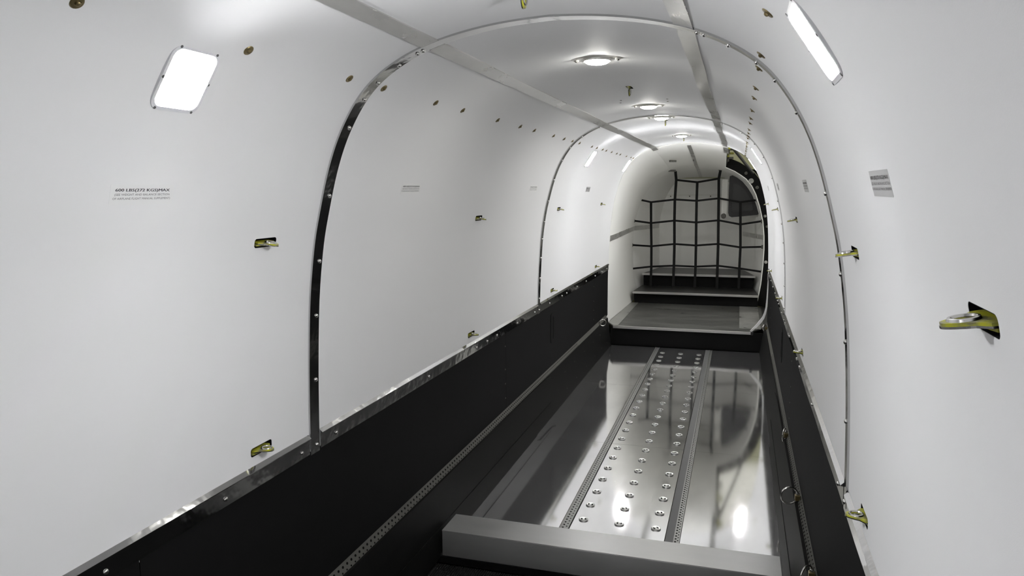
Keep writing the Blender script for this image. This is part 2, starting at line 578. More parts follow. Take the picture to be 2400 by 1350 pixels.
tn = 3
BAYS = [(YB0, YF1 - .006, 'nearest bay'), (YF1 + .05, YF2 - .006, 'middle bay'), (YF2 + .054, None, 'farthest bay')]
TRIV = [[1.007, 1.345, 1.655], [1.833, 2.51, 3.045, 3.19, 3.336, 3.68, 4.03], [4.38, 4.715, 4.855, 5.2, 5.527, 5.895, 6.2, 6.45]]
for sd in (-1, 1):
    for bi, (y0, y1, bn) in enumerate(BAYS):
        y1 = y1 or (6.53 if sd < 0 else 6.44)
        t = empty('trim_%d' % tn)
        tn += 1
        tag(t, 'polished metal strip capping the black panels along the %s wall, %s' % ('left' if sd < 0 else 'right', bn), kind='structure')
        pi = [(sd * (xz_at_z(z) - .004), z) for z in (.667, .690, .711)]
        po = [(sd * (xz_at_z(z) + .001), z) for z in (.667, .690, .711)]
        b = MB()
        k = 25
        # hand-formed strip: very slightly wavy top edge
        secs = []
        for i in range(k):
            y = y0 + (y1 - y0) * i / (k - 1)
            wv = .0015 * math.sin(y * 7.3 + sd) + .001 * math.sin(y * 17.1)
            ring = [(x, z + (wv if z > .70 else 0)) for x, z in pi] + [(x, z + (wv if z > .70 else 0)) for x, z in po[::-1]]
            secs.append([(x + sd * .0006 * math.sin(y * 11), y, z) for x, z in ring])
        b.sweep(secs).build('strip', 'chrome', t)
        fl = MB()
        fl.sweep([[(sd * (xz_at_z(.711) - .0005), y, .710), (sd * (xz_at_z(.711) - .010), y, .7115), (sd * (xz_at_z(.72) - .010), y, .7135), (sd * (xz_at_z(.72) - .0005), y, .7225)] for y in (y0, y1)])
        fl.build('upper_flange', 'chrome', t)
        for y in TRIV[bi]:
            if y < y1 - .01:
                link_child('rivet', RIV, t, wall_T(sd, y, z=.685, off=.004))
    # ceiling joint strips, one per bay
    for bi, (y0, y1, bn) in enumerate([(YB0, YF1, 'nearest bay'), (YF1 + .046, YF2, 'middle bay'), (YF2 + .05, 6.72 if sd < 0 else 6.95, 'farthest bay')]):
        if bi == 2:
            y1 = 6.545 if sd < 0 else 6.655
        t = empty('trim_%d' % tn)
        tn += 1
        tag(t, 'flat metal joint strip along the %s of the ceiling, %s' % ('left' if sd < 0 else 'right', bn), kind='structure')
        cuts = [y0] + {0: [], 1: [2.35, 2.95], 2: [4.6, 5.4]}[bi] + [y1]
        for a, b_ in zip(cuts[:-1], cuts[1:]):
            pi, po = [], []
            for x in np.linspace(.279, .321, 5):
                xx, zz, nx, nz = surf(x=x)
                pi.append((sd * (x + .0028 * nx), zz + .0028 * nz))
                po.append((sd * (x - .002 * nx), zz - .002 * nz))
            nseg = max(3, int((b_ - a) / .12))
            secs = []
            for i in range(nseg + 1):
                y = a + (b_ - a) * i / nseg
                dx = .0025 * math.sin(y * 3.1 + bi + sd) + .0012 * math.sin(y * 8.7)
                dz = -.0008 * (1 + math.sin(y * 5.3 + 2 * sd))
                secs.append([(x + sd * dx, y, z + dz) for x, z in pi] + [(x + sd * dx, y, z) for x, z in po[::-1]])
            MB().sweep(secs).build('strip', 'tape', t, smooth=True, angle=30)

# ------------------------------------------------------------------ seat tracks
def track_T(p, ax, ay, az):
    return Matrix(((ax[0], ay[0], az[0], p[0]), (ax[1], ay[1], az[1], p[1]), (ax[2], ay[2], az[2], p[2]), (0, 0, 0, 1)))

HOLE = 0.0254
def seat_track(label, T, y0, y1, wd, filler=None, n_hole_to=None, rowoff=0.0, m='rail'):
    """local X across, Y along, Z out of the mounting surface"""
    t = empty('seat_track', T)
    tag(t, label, 'seat track', 'drilled seat tracks along the cabin')
    h = wd / 2
    MB().box(-h, h, y0, y1, -.004, .001).build('base', m, t)
    for s_ in (-1, 1):
        MB().box(s_ * h - (.004 if s_ > 0 else 0), s_ * h + (.004 if s_ < 0 else 0), y0, y1, .001, .0035).build('lip', m, t)
    hb = MB()
    y = y0 + .012
    while y < min(y1 - .01, n_hole_to or 1e9):
        for dx, dy, r in ((rowoff - wd * .17, 0, .0042), (rowoff + wd * .2, HOLE / 2, .0030)):
            hb.prism([(dx + r * math.cos(a), y + dy + 1.25 * r * math.sin(a)) for a in [i * math.pi / 4 for i in range(8)]], .0002, .0014)
        y += HOLE
    tag(hb.build('hole', 'pit', t), kind='stuff')
    if filler:
        MB().box(filler[0], filler[1], y0, y1, -.004, .0015).build('filler_strip', 'railgrey', t)
    return t
I4 = Matrix.Identity(4)
seat_track('drilled metal seat track in the floor, left of the stud rows', Matrix.Translation((-.2195, 0, -.0008)), 2.6, 6.44, .036, m='floortrack')
seat_track('drilled metal seat track with grey filler strip in the floor, right of the stud rows', Matrix.Translation((.234, 0, -.0008)), 2.6, 6.44, .024, filler=(-.044, -.0125), m='floortrack')
for sd in (-1, 1):
    # ledge track tilted up and inwards
    a, b_ = Vector((sd * .684, 0, .271)), Vector((sd * .667, 0, .238))
    ax = (b_ - a).normalized()
    ay = Vector((0, 1, 0))
    az = ax.cross(ay)
    if az.z < 0:
        ax = -ax
        az = ax.cross(ay)
    p = (a + b_) / 2
    seat_track('drilled seat track on the ledge along the black panels of the %s wall' % ('left' if sd < 0 else 'right'),
               track_T(p, ax, ay, az), YB0, 6.42, .038, n_hole_to=5.2)

# ------------------------------------------------------------------ aluminium beam across the floor
bm_ = empty('cross_beam', Matrix.Translation((0, 2.525, 0)))
tag(bm_, 'satin aluminium box beam lying across the near end of the floor', 'beam')
MB().box(-.613, .606, -.073, .073, .001, .101, b=.0025).build('beam_body', 'bar', bm_, smooth=True, angle=50)
MB().box(-.613, .606, -.073, .075, .101, .1025).build('top_plate', 'bar', bm_)

# ------------------------------------------------------------------ floor studs
st0 = empty('floor_stud')
MB().lathe([(.0198, 0), (.0202, .0022), (.0198, .0040), (.0184, .0048), (.0168, .0043), (.0, .0042)], 20).build('stud_cup', 'stud', st0, smooth=True, angle=35)
rc = MB()
for a in (0.4, 0.4 + math.pi):
    rc.prism([(.0115 * math.cos(a + t), .0115 * math.sin(a + t)) for t in np.linspace(-.85, .85, 6)] +
             [(.0055 * math.cos(a + t), .0055 * math.sin(a + t)) for t in np.linspace(.85, -.85, 6)], .0040, .0046)
rc.build('recess', 'pit', st0)
MB().lathe([(.004, .0040), (.0038, .0052), (0, .0058)], 10).build('centre_pin', 'steel', st0, smooth=True)
first = True
for r in range(23):
    for c, x in enumerate((-.157, -.006, .145)):
        s_ = st0 if first else copy_tree(st0)
        first = False
        s_.location = (x, 2.907 + .1511 * r, 0)
        s_.rotation_euler = (0, 0, random.uniform(-.5, .5))
        tag(s_, 'polished round floor stud, %s column, %s row from the beam' % (('left', 'middle', 'right')[c], ORD[r]), 'floor stud', 'round studs in three columns on the floor')

# ------------------------------------------------------------------ tie-down brackets
def bracket_parts(root):
    hc, hr = .0145, .0095
    ang = [i * 2 * math.pi / 32 for i in range(32)]
    outer = []
    def inside(x, z):
        # short rounded tongue on a wide root
        if z < -.014 or z > .034: return False
        hw = .031 if z < 0 else .031 - .012 * (z / .02) ** 1.5
        if z > .010:
            hw = min(hw, .0195 * (max(0, (.0345 - z) / .0245)) ** .5)
        return abs(x) < hw
    for a in ang:
        r = .0
        while inside((r + .0004) * math.sin(a), hc + (r + .0004) * math.cos(a)):
            r += .0004
        outer.append((r * math.sin(a), hc + r * math.cos(a)))
    inner = [(hr * math.sin(a), hc + hr * math.cos(a)) for a in ang]
    T = Matrix(((1, 0, 0, 0), (0, 0, -1, 0), (0, 1, 0, 0), (0, 0, 0, 1)))     # (x, z_out, thickness) -> local
    MB().ring_prism(outer, inner, -.0026, .0004, T).build('tongue', 'yellow', root)
    MB().ring_prism([(x * 1.02, hc + (z - hc) * 1.03) for x, z in outer], inner, .0004, .0026, T).build('backing_plate', 'steel', root)
    MB().tube([(.0118 * math.sin(a), .0032, hc + .0118 * math.cos(a)) for a in ang], .0024, 6, True).build('eye_rim', 'steel', root, smooth=True)
    g = MB().prism([(-.036, -.026), (.030, -.026), (.030, -.002), (-.012, .004), (-.036, .001)], .0028, .0065, T)
    g.build('root_plate', 'yellow', root)
    p = MB()
    p.ring_prism(round_rect(SLOT_W - .0002, SLOT_H - .0002, .007), round_rect(SLOT_W - .002, SLOT_H - .002, .006), -.028, -.0002)
    p.prism(round_rect(SLOT_W - .0002, SLOT_H - .0002, .007), -.031, -.028)
    p.build('slot_pocket', 'pit', root)
br0 = empty('tie_down_bracket')
bracket_parts(br0)
NEAR = ['nearest', 'second nearest', 'second farthest', 'farthest']
first = True
def place_bracket(T, label):
    global first
    b = br0 if first else copy_tree(br0)
    first = False
    b.matrix_local = T
    tag(b, label, 'tie-down bracket', 'yellow tie-down brackets through the lining')
for sd in (-1, 1):
    sn = 'left' if sd < 0 else 'right'
    for i, y in enumerate(ST):
        place_bracket(wall_T(sd, y, z=1.267), 'yellow tie-down bracket at shoulder height on the %s wall, %s' % (sn, NEAR[i] if sd < 0 else ORD[i + 1] + ' nearest'))
        place_bracket(wall_T(sd, y, z=.757), 'yellow tie-down bracket just above the trim strip of the %s wall, %s' % (sn, NEAR[i]))
place_bracket(wall_T(1, .725, z=1.272), 'big yellow tie-down bracket nearest the camera on the right wall, level tongue')
for i, y in enumerate(ST):
    T = Matrix(((0, 1, 0, -.0), (1, 0, 0, y), (0, 0, -1, 1.784), (0, 0, 0, 1)))
    place_bracket(T, 'tie-down bracket hanging from the ceiling centre line, %s' % NEAR[i])

# ------------------------------------------------------------------ washers along the shoulder of the lining
wa0 = empty('washer')
MB().lathe([(.0108, -.001), (.0108, .0008), (.0098, .0018), (.0052, .0022), (.0050, .0015), (0, .0015)], 20).build('washer_disc', 'brass', wa0, smooth=True, angle=35)
MB().lathe([(.0042, .0015), (.0040, .0042), (.0025, .0056), (0, .006)], 12).build('screw_head', 'brass', wa0, smooth=True)
WY = [.848, 1.228, 1.607, 1.785, 2.131, 2.361, 2.736, 3.042, 3.265, 3.626, 3.86, 4.06, 4.25, 4.626, 4.791, 5.004, 5.146, 5.369, 5.603, 5.77, 6.097, 6.357, 6.50]
first = True
for sd in (-1, 1):
    k = 0
    for y in WY:
        if sd > 0 and y < 1: continue
        w_ = wa0 if first else copy_tree(wa0)
        first = False
        w_.matrix_local = wall_T(sd, y + (.02 if sd > 0 else 0), z=1.652 if sd < 0 else 1.656)
        tag(w_, 'small brass washer high on the %s lining, %s from the camera' % ('left' if sd < 0 else 'right', ORD[k]), 'washer', 'brass washers in a row along the lining')
        k += 1

# ------------------------------------------------------------------ square side lamps
la0 = empty('wall_lamp')
MB().ring_prism(round_rect(LW, LH, .022, 5), round_rect(LW - .014, LH - .014, .017, 5), -.001, .0035).build('bezel', 'bezel', la0, smooth=True, angle=40)
hs = MB().ring_prism(round_rect(LW - .011, LH - .011, .0185, 5), round_rect(LW - .014, LH - .014, .017, 5), -.024, -.001)
hs.prism(round_rect(LW - .011, LH - .011, .0185, 5), -.026, -.024)
hs.build('housing', 'bezel', la0)
MB().prism(round_rect(LW - .0142, LH - .0142, .0168, 5), -.0185, -.0150).build('diffuser', 'side_lamp', la0)
SCW = MB().lathe([(.003, 0), (.0027, .001), (0, .0014)], 8).mesh('screw', 'inkgrey')
for x, y in ((-.045, -.0595), (.045, -.0595), (-.045, .0595), (.045, .0595), (.0563, 0), (-.0563, 0)):
    link_child('screw', SCW, la0, Matrix.Translation((x, y, .0033)))
first = True
for sd in (-1, 1):
    sn = 'left' if sd < 0 else 'right'
    for y, lab in ((-.75, 'added unseen square lamp on the %s wall behind the photographer' % sn), (1.118, 'large bright square lamp high on the %s wall, the nearest one' % sn), (4.86, 'bright lamp on the %s wall just beyond the farther arch strip' % sn),
                   (6.475 if sd < 0 else 6.575, 'bright lamp on the %s wall at the far edge of the lining' % sn)):
        l_ = la0 if first else copy_tree(la0)
        first = False
        l_.matrix_local = wall_T(sd, y, z=1.586, off=.001)
        tag(l_, lab, 'wall lamp', 'square lamps on the side walls')

# ------------------------------------------------------------------ oval ceiling lamps
ce0 = empty('ceiling_lamp')
def pointed_oval(a, b, n=32):
    return [(a * math.copysign(abs(math.cos(t)) ** 1.25, math.cos(t)), b * math.copysign(abs(math.sin(t)) ** .9, math.sin(t))) for t in [i * 2 * math.pi / n for i in range(n)]]
pl = MB()
A, B = pointed_oval(.086, .048), pointed_oval(.080, .043)
pl.grid([[(x, y, -.002) for x, y in A], [(x, y, .002) for x, y in A], [(x, y, .004) for x, y in B]], close=True)
pl.f.append(tuple(range(64, 96)))
pl.build('plate', 'plate', ce0, smooth=True, angle=35)
MB().lathe([(.043, .003), (.042, .0085), (.040, .010), (.038, .004)], 28).build('lens_ring', 'plate', ce0, smooth=True, angle=35)
MB().lathe([(.038, .006), (.036, .0125), (.030, .016), (.02, .0185), (0, .0195)], 28).build('lens', 'dome_lamp', ce0, smooth=True, angle=80)
for x in (-.064, .064):
    MB().lathe([(.008, .003), (.008, .007), (.006, .0085), (0, .0085)], 12).build('retainer', 'plate', ce0, T=Matrix.Translation((x, 0, 0)))
    MB().lathe([(.0045, .0085), (.004, .010), (0, .0105)], 8).build('screw', 'rail', ce0, T=Matrix.Translation((x, 0, 0)))
first = True
for y, lab in ((2.29, 'round glowing ceiling lamp on an oval plate, the nearest one'), (3.62, 'round glowing ceiling lamp on an oval plate, second nearest'),
               (4.225, 'round glowing ceiling lamp just beyond the farther arch strip'), (5.70, 'small round glowing ceiling lamp, the farthest one')):
    c_ = ce0 if first else copy_tree(ce0)
    first = False
    c_.matrix_local = Matrix(((1, 0, 0, 0), (0, -1, 0, y), (0, 0, -1, 1.7835), (0, 0, 0, 1)))
    tag(c_, lab, 'ceiling lamp', 'oval lamps along the ceiling')

# ------------------------------------------------------------------ placards
def text_mesh(name, body, width, height, m, bold=0.0):
    cu = bpy.data.curves.new(name, 'FONT')
    cu.body = body
    cu.align_x = 'CENTER'
    cu.resolution_u = 2
    o = bpy.data.objects.new(name, cu)
    COL.objects.link(o)
    bpy.context.view_layer.update()
    me = bpy.data.meshes.new_from_object(o.evaluated_get(bpy.context.evaluated_depsgraph_get()))
    bpy.data.objects.remove(o)
    co = np.empty(len(me.vertices) * 3)
    me.vertices.foreach_get('co', co)
    co = co.reshape(-1, 3)
    mn, mx = co.min(0), co.max(0)
    co[:, 0] = (co[:, 0] - (mn[0] + mx[0]) / 2) / (mx[0] - mn[0]) * width
    co[:, 1] = (co[:, 1] - (mn[1] + mx[1]) / 2) / (mx[1] - mn[1]) * height
    co[:, 2] = 0
    if bold:
        # heavier strokes: the outline repeated a hair to either side
        fs = [tuple(p.vertices) for p in me.polygons]
        n = len(co)
        vs = np.vstack([co + np.array([d, 0, i * 2e-5]) for i, d in enumerate((-bold, 0, bold))])
        me = bpy.data.meshes.new(name)
        me.from_pydata([tuple(v) for v in vs], [], [tuple(q + i * n for q in f) for i in range(3) for f in fs])
    else:
        me.vertices.foreach_set('co', co.ravel())
    me.materials.clear()
    me.materials.append(M[m])
    return me
TX = [text_mesh('title', '600 LBS(272 KGS)MAX', .128, .0068, 'ink', .00032),
      text_mesh('line', '(SEE WEIGHT AND BALANCE SECTION', .130, .0050, 'inkgrey', .0),
      text_mesh('line', 'OF AIRPLANE FLIGHT MANUAL SUPPLEMENT)', .136, .0050, 'inkgrey', .0)]
PL = [(-1, 1.092, 1.383, 'paperwhite', .150, .038, 'white weight limit placard with black lettering on the left wall, the nearest and largest'),
      (-1, 2.238, 1.392, 'paperwhite', .146, .038, 'weight limit placard on the left wall between the two arch strips, nearer one'),
      (-1, 3.752, 1.392, 'paperwhite', .146, .038, 'weight limit placard on the left wall just before the farther arch strip'),
      (-1, 5.22, 1.385, 'paper', .146, .038, 'tiny weight limit placard on the left wall beyond the farther arch strip'),
      (1, 1.075, 1.392, 'paper', .138, .036, 'grey weight limit placard on the right wall, the nearest and largest'),
      (1, 2.25, 1.392, 'paper', .138, .036, 'weight limit placard on the right wall between the two arch strips, nearer one'),
      (1, 3.85, 1.392, 'paper', .138, .036, 'weight limit placard on the right wall just before the farther arch strip'),
      (1, 5.22, 1.385, 'paper', .138, .036, 'tiny weight limit placard on the right wall beyond the farther arch strip')]
for sd, y, z, m, wd, ht, lab in PL:
    t = empty('placard', wall_T(sd, y, z=z))
    tag(t, lab, 'placard', 'weight limit placards on the lining')
    MB().prism(round_rect(wd, ht, .002, 2), -.0005, .0003).build('sheet', m, t)
    for me, dy in zip(TX, (.0076, -.0005, -.0078)):
        link_child('lettering', me, t, Matrix.Translation((0, dy, .0005)))

# ------------------------------------------------------------------ tie-down rings on the ledge tracks
def ring_thing(sd, y, label, lean, r=.026):
    p = Vector((sd * .668, y, .262))
    t = empty('tie_down_ring', Matrix.Translation(p))
    tag(t, label, 'tie-down ring', 'steel rings clipped to the ledge tracks')
    MB().box(-.009, .009, -.010, .010, -.012, .009, b=.002).build('clip_body', 'brass' if sd > 0 else 'steel', t)
    MB().lathe([(.006, -.004), (.006, .016), (.004, .018), (0, .018)], 10).build('stud', 'steel', t)
    pts = []
    for i in range(28):
        a = i * 2 * math.pi / 28
        v = Vector((-sd * (r * .92 + r * math.cos(a)), 0, r * math.sin(a)))
        v = Matrix.Rotation(lean, 3, 'Z') @ v
        pts.append(v + Vector((0, 0, .006)))
    MB().tube(pts, .0032, 8, True).build('ring', 'steel', t, smooth=True)
ring_thing(-1, 6.06, 'small steel ring at the far end of the left ledge track', 0.3, .027)
ring_thing(1, 2.76, 'upright steel ring on a brass clip on the right ledge track', .25, .031)
ring_thing(1, 3.48, 'folded steel ring on the right ledge track, beyond the upright one', 1.25, .028)
ring_thing(1, 6.20, 'tiny steel ring at the far end of the right ledge track', .9, .022)
ring_thing(1, 2.19, 'steel ring on the right ledge track cut by the picture bottom', .9, .028)

# ------------------------------------------------------------------ steps up to the aft bay
def step(label, y0, y1, zb, zt, xf, xb, xbase, mt_, front_overhang=.02, outline=None, rtop=None):
    """xf/xb: half widths (left,right) of the tread at its front and back; xbase: half widths of the riser foot"""
    t = empty('step', Matrix.Translation((0, y0, zb)))
    tag(t, label, 'step')
    def L(v): return (v[0], v[1] - y0, v[2] - zb)
    th = .012
    tr = outline or [(-xf[0], y0), (xf[1], y0), (xb[1], y1), (-xb[0], y1)]
    b = MB().prism([(x, y - y0) for x, y in tr], zt - zb - th, zt - zb)
    b.build('tread', mt_, t)
    r = MB()
    yr = y0 + front_overhang
    rtop = rtop or (xf[0] - .006, xf[1] - .006)
    q = [(-xbase[0], yr, zb), (xbase[1], yr, zb), (rtop[1], yr, zt - th), (-rtop[0], yr, zt - th)]
    r.add([L(p) for p in q] + [L((x, y + .012, z)) for x, y, z in q], [(0, 1, 2, 3), (4, 5, 6, 7), (0, 1, 5, 4), (1, 2, 6, 5), (2, 3, 7, 6), (3, 0, 4, 7)])
    r.build('riser', 'riser', t)
    n = MB()
    n.box(-xf[0], xf[1] - (0.0), -.004, .012, zt - zb - .021, zt - zb + .0015, b=.0015)
    n.build('nosing', 'nose', t)
    return t
s1 = step('lowest and deepest step at the end of the floor, worn grey tread', 6.442, 7.848, 0, .175, (.618, .555), (.618, .62), (.655, .650), 'tread', .03,
          [(-.618, 6.442), (.555, 6.442), (.668, 6.72), (.672, 7.848), (-.655, 7.848), (-.688, 6.60)], (.640, .668))
MB().box(.462, .640, .15, 1.40, .1755, .178).build('scuff_plate', 'patch', s1)
MB().prism([(-.618, .02), (-.575, .02), (-.575, 1.40), (-.653, 1.40), (-.686, .16)], .1752, .178).build('edge_strip', 'patch', s1)
MB().box(.555, .575, -.004, .06, .15, .1765).build('corner_block', 'rubber', s1)
for x in (-.52, -.36, -.18, .03):
    MB().lathe([(.006, .175), (.005, .179), (0, .18)], 8).build('bolt', 'rail', s1, T=Matrix.Translation((x, 1.39, 0)))
step('middle black step with bright metal nosing', 7.80, 8.362, .175, .301, (.632, .645), (.600, .605), (.618, .64), 'treaddark', .05)
step('topmost step behind the net, dark trapezoid tread', 8.313, 9.02, .301, .442, (.594, .618), (.468, .478), (.585, .595), 'treaddark', .05)

# ------------------------------------------------------------------ aft bay lining
# section tables: half profile from low to crown at four stations
SEC = {}
base = [(.690, .175), (.690, .40), (.686, .60), (.682, .76), (.676, .90), (.667, 1.05), (.642, 1.25), (.604, 1.40), (.565, 1.505), (.512, 1.598), (.462, 1.65), (.402, 1.695), (.313, 1.738), (.2, 1.765), (.1, 1.779), (0, 1.784)]
SEC[6.552] = base
SEC[6.75] = [(x - .001, z - (.012 if z > 1.3 else 0)) for x, z in base]
SEC[7.30] = [(.672, .175), (.684, .40), (.690, .60), (.692, .76), (.688, .90), (.675, 1.05), (.642, 1.235), (.602, 1.365), (.560, 1.455), (.503, 1.54), (.450, 1.590), (.388, 1.635), (.300, 1.675), (.19, 1.70), (.095, 1.712), (0, 1.716)]
SEC[7.95] = [(.650, .175), (.685, .40), (.700, .60), (.705, .76), (.700, .90), (.682, 1.05), (.644, 1.20), (.602, 1.32), (.558, 1.405), (.500, 1.475), (.445, 1.515), (.380, 1.555), (.290, 1.595), (.185, 1.618), (.092, 1.628), (0, 1.632)]
SEC[8.35] = [(.640, .175), (.690, .40), (.709, .60), (.708, .76), (.704, .90), (.688, 1.05), (.640, 1.20), (.592, 1.31), (.540, 1.39), (.480, 1.46), (.425, 1.50), (.360, 1.535), (.275, 1.565), (.175, 1.585), (.088, 1.593), (0, 1.596)]
SEC[9.00] = [(.470, .175), (.474, .40), (.478, .60), (.482, .76), (.486, .90), (.475, 1.05), (.450, 1.17), (.425, 1.26), (.400, 1.32), (.372, 1.37), (.345, 1.41), (.310, 1.46), (.262, 1.505), (.170, 1.514), (.085, 1.516), (0, 1.517)]
YK = sorted(SEC)
def aft_half(y):
    for a, b_ in zip(YK[:-1], YK[1:]):
        if a <= y <= b_ + 1e-9:
            t = (y - a) / (b_ - a)
            if a < 8.2: t_ = t
            else: t_ = t
            P = np.array(SEC[a]) * (1 - t_) + np.array(SEC[b_]) * t_
            return P
    return np.array(SEC[YK[0] if y < YK[0] else YK[-1]])
NI = len(base)
def aft_strip(ys, i0, i1, sd, off):
    rows = []
    for y in ys:
        P = aft_half(y).copy()
        if sd > 0:
            P[:, 0] *= 1 - .035 * min(1, max(0, (y - 6.6) / 1.3))
        Q = []
        for i in range(i0, i1 + 1):
            a = P[max(0, i - 1)]
            b_ = P[min(NI - 1, i + 1)]
            t = np.array(b_) - np.array(a)
            t = t / np.linalg.norm(t)
            n = (-t[1], t[0])
            Q.append((sd * (P[i][0] - off * n[0]) if i < NI - 1 else 0.0, y, P[i][1] - off * (n[1] if i < NI - 1 else -1)))
        rows.append(Q)
    return rows
def aft_panel(ys, i0, i1, sd, name, parent, m='aft'):
    a, b_ = aft_strip(ys, i0, i1, sd, 0), aft_strip(ys, i0, i1, sd, .008)
    return MB().sweep([p + q[::-1] for p, q in zip(a, b_)]).build(name, m, parent, smooth=True, angle=35)
ysA = [6.552, 6.62, 6.75, 6.9, 7.1, 7.30, 7.5, 7.7, 7.95]
ysA2 = [6.647] + ysA[2:]
ysB = [7.95, 8.1, 8.2, 8.35]
ysC = [8.35, 8.6, 8.8, 9.0]
LAB = 'white moulded lining of the aft bay, warm light tinted into its colour'
def lab(o):
    o['label'] = LAB
    return o
ISH = 12       # index splitting wall from ceiling
lab(aft_panel(ysA, 0, ISH, -1, 'aft_lining', wall[-1]))
lab(aft_panel(ysB, 0, ISH, -1, 'aft_lining', wall[-1]))
lab(aft_panel(ysC, 0, ISH, -1, 'aft_lining', wall[-1]))
lab(aft_panel(ysB, 0, ISH, 1, 'aft_lining', wall[1]))
lab(aft_panel(ysC, 0, ISH, 1, 'aft_lining', wall[1]))
for ys in (ysA2, ysB, ysC):
    lab(aft_panel(ys, ISH, NI - 1, -1, 'aft_lining', ceil))
    lab(aft_panel(ys, ISH, NI - 1, 1, 'aft_lining', ceil))
# small closing piece of ceiling on the left between the two lining ends
# end bulkhead
wb = empty('wall_back')
tag(wb, 'white end bulkhead behind the cargo net, warm light tinted into its colour', kind='structure')
P = aft_half(9.0)
def bulk(zlo, zhi, nm, yy0, yy1):
    pts = [(x, z) for x, z in P if zlo <= z <= zhi]
    zs = [p[1] for p in P]
    xs = [p[0] for p in P]
    pts = [(float(np.interp(zlo, zs, xs)), zlo)] + [p for p in pts if zlo < p[1] < zhi] + ([(float(np.interp(zhi, zs, xs)), zhi)] if zhi < 1.5 else [])
    full = pts + [(-x, z) for x, z in pts[::-1]]
    T = Matrix(((1, 0, 0, 0), (0, 0, 1, 0), (0, 1, 0, 0), (0, 0, 0, 1)))
    return MB().prism(full, yy0, yy1, T).build(nm, 'aft', wb)
bulk(.44, 1.308, 'bulkhead_panel', 9.0, 9.02)
bulk(1.31, 1.52, 'bulkhead_panel', 9.003, 9.023)
for x in (-.36, -.14, .10, .28):
    MB().lathe([(.008, 0), (.006, .004), (0, .005)], 8).build('bolt', 'rail', wb, T=Matrix.Translation((x, 9.0, 1.295)) @ Matrix.Rotation(math.pi / 2, 4, 'X'))
# strips on the aft lining
def aft_tape(sd, ys, zc, w_, label):
    b = MB()
    secs = []
    for y in ys:
        P_ = aft_half(y)
        zs, xs = P_[:, 1], P_[:, 0]
        f = lambda z: float(np.interp(z, zs, xs))
        z0, z1 = zc - w_ / 2, zc + w_ / 2
        if sd > 0:
            xs = xs * .965
        secs.append([(sd * (f(z0) - .003), y, z0), (sd * (f(z1) - .003), y, z1), (sd * (f(z1) + .001), y, z1), (sd * (f(z0) + .001), y, z0)])
    o = b.sweep(secs).build('joint_strip', 'tape', wall[sd])
    o['label'] = label
aft_tape(-1, [6.56, 6.9, 7.3, 7.95, 8.35, 8.7, 8.98], .945, .052, 'flat metal joint strip on the aft lining')
aft_tape(1, [7.97, 8.2, 8.35, 8.7, 8.98], .86, .05, 'flat metal joint strip on the aft lining')
ct = MB()
secs = []
for y in (6.78, 7.1, 7.5, 7.95, 8.35, 8.7, 8.98):
    z = aft_half(y)[-1][1]
    secs.append([(-.034, y, z - .003), (.0, y, z - .003), (.0, y, z + .001), (-.034, y, z + .001)])
o = ct.sweep(secs).build('joint_strip', 'tape', ceil)
o['label'] = 'flat metal joint strip along the aft ceiling centre line'
for sd, yy in ((-1, 6.74), (1, 7.0)):
    secs = []
    for y in np.linspace(YC_L if sd < 0 else YC_R, yy, 4):
        P_ = aft_half(max(6.56, y))
        xs, zs = P_[::-1, 0], P_[::-1, 1]
        g = lambda x: float(np.interp(x, xs, zs))
        secs.append([(sd * .279, y, g(.279) - .004), (sd * .321, y, g(.321) - .004), (sd * .321, y, g(.321)), (sd * .279, y, g(.279))])
    o = MB().sweep(secs).build('joint_strip', 'tape', ceil)
    o['label'] = 'short end of metal joint strip bent onto the aft ceiling'
for (x, y, w_) in ((-.21, 7.45, .07), (-.27, 8.1, .08)):
    z = aft_half(y)[-1][1] - .045
    t = MB().box(-w_ / 2, w_ / 2, -.012, .012, -.008, .012, b=.003).build('bracket', 'rail')
    t.location = (x, y, z)
    tag(t, 'small dark bracket on the aft ceiling, %s' % ('nearer one' if y < 8 else 'beside the left net strap'), 'bracket')

# ------------------------------------------------------------------ side door opening on the right of the aft bay
dr = empty('door_1')
tag(dr, 'open cargo doorway with black jamb in the right wall of the aft bay', kind='structure')
def arch_plate(y0, y1, i0, i1, o0, o1, m, nm):
    """flat plate in a cross-section plane, following the right wall between two offsets"""
    a, b_ = aft_strip([y0], i0, i1, 1, o0)[0], aft_strip([y0], i0, i1, 1, o1)[0]
    return MB().sweep([[p, q, (q[0], y1, q[2]), (p[0], y1, p[2])] for p, q in zip(a, b_)]).build(nm, m, dr)
arch_plate(7.952, 7.972, 0, 12, .0085, .105, 'riser', 'aft_jamb')
arch_plate(6.650, 6.665, 3, 12, .0085, .105, 'rubber', 'forward_jamb')
a_, b_ = aft_strip([6.44, 6.55, 6.66], 0, 4, 1, .0085), aft_strip([6.44, 6.55, 6.66], 0, 4, 1, .03)
MB().sweep([p + q[::-1] for p, q in zip(a_, b_)]).build('jamb_skin', 'rubber', dr)
MB().box(.662, .80, 6.45, 7.972, .135, .160).build('door_sill', 'rubber', dr)
a_ = aft_strip([6.66, 6.9, 7.2, 7.5, 7.8, 7.952], 11, 12, 1, .0085)
b_ = aft_strip([6.66, 6.9, 7.2, 7.5, 7.8, 7.952], 11, 12, 1, .105)
MB().sweep([[p[1], q[1], (q[1][0] - .012, q[1][1], q[1][2]), (p[1][0] - .012, p[1][1], p[1][2])] for p, q in zip(a_, b_)]).build('header', 'rubber', dr)
for y, m in ((6.86, 'yellow'), (7.10, 'rail'), (7.36, 'yellow'), (7.62, 'rail')):
    p = aft_strip([y], 12, 12, 1, .05)[0][0]
    hb_ = MB().box(-.004, .055, -.05, .05, -.010, .006, b=.002)
    hb_.box(-.004, .012, -.05, .05, -.035, .03)
    hb_.build('hinge_bracket', m, dr, T=Matrix.Translation(p))
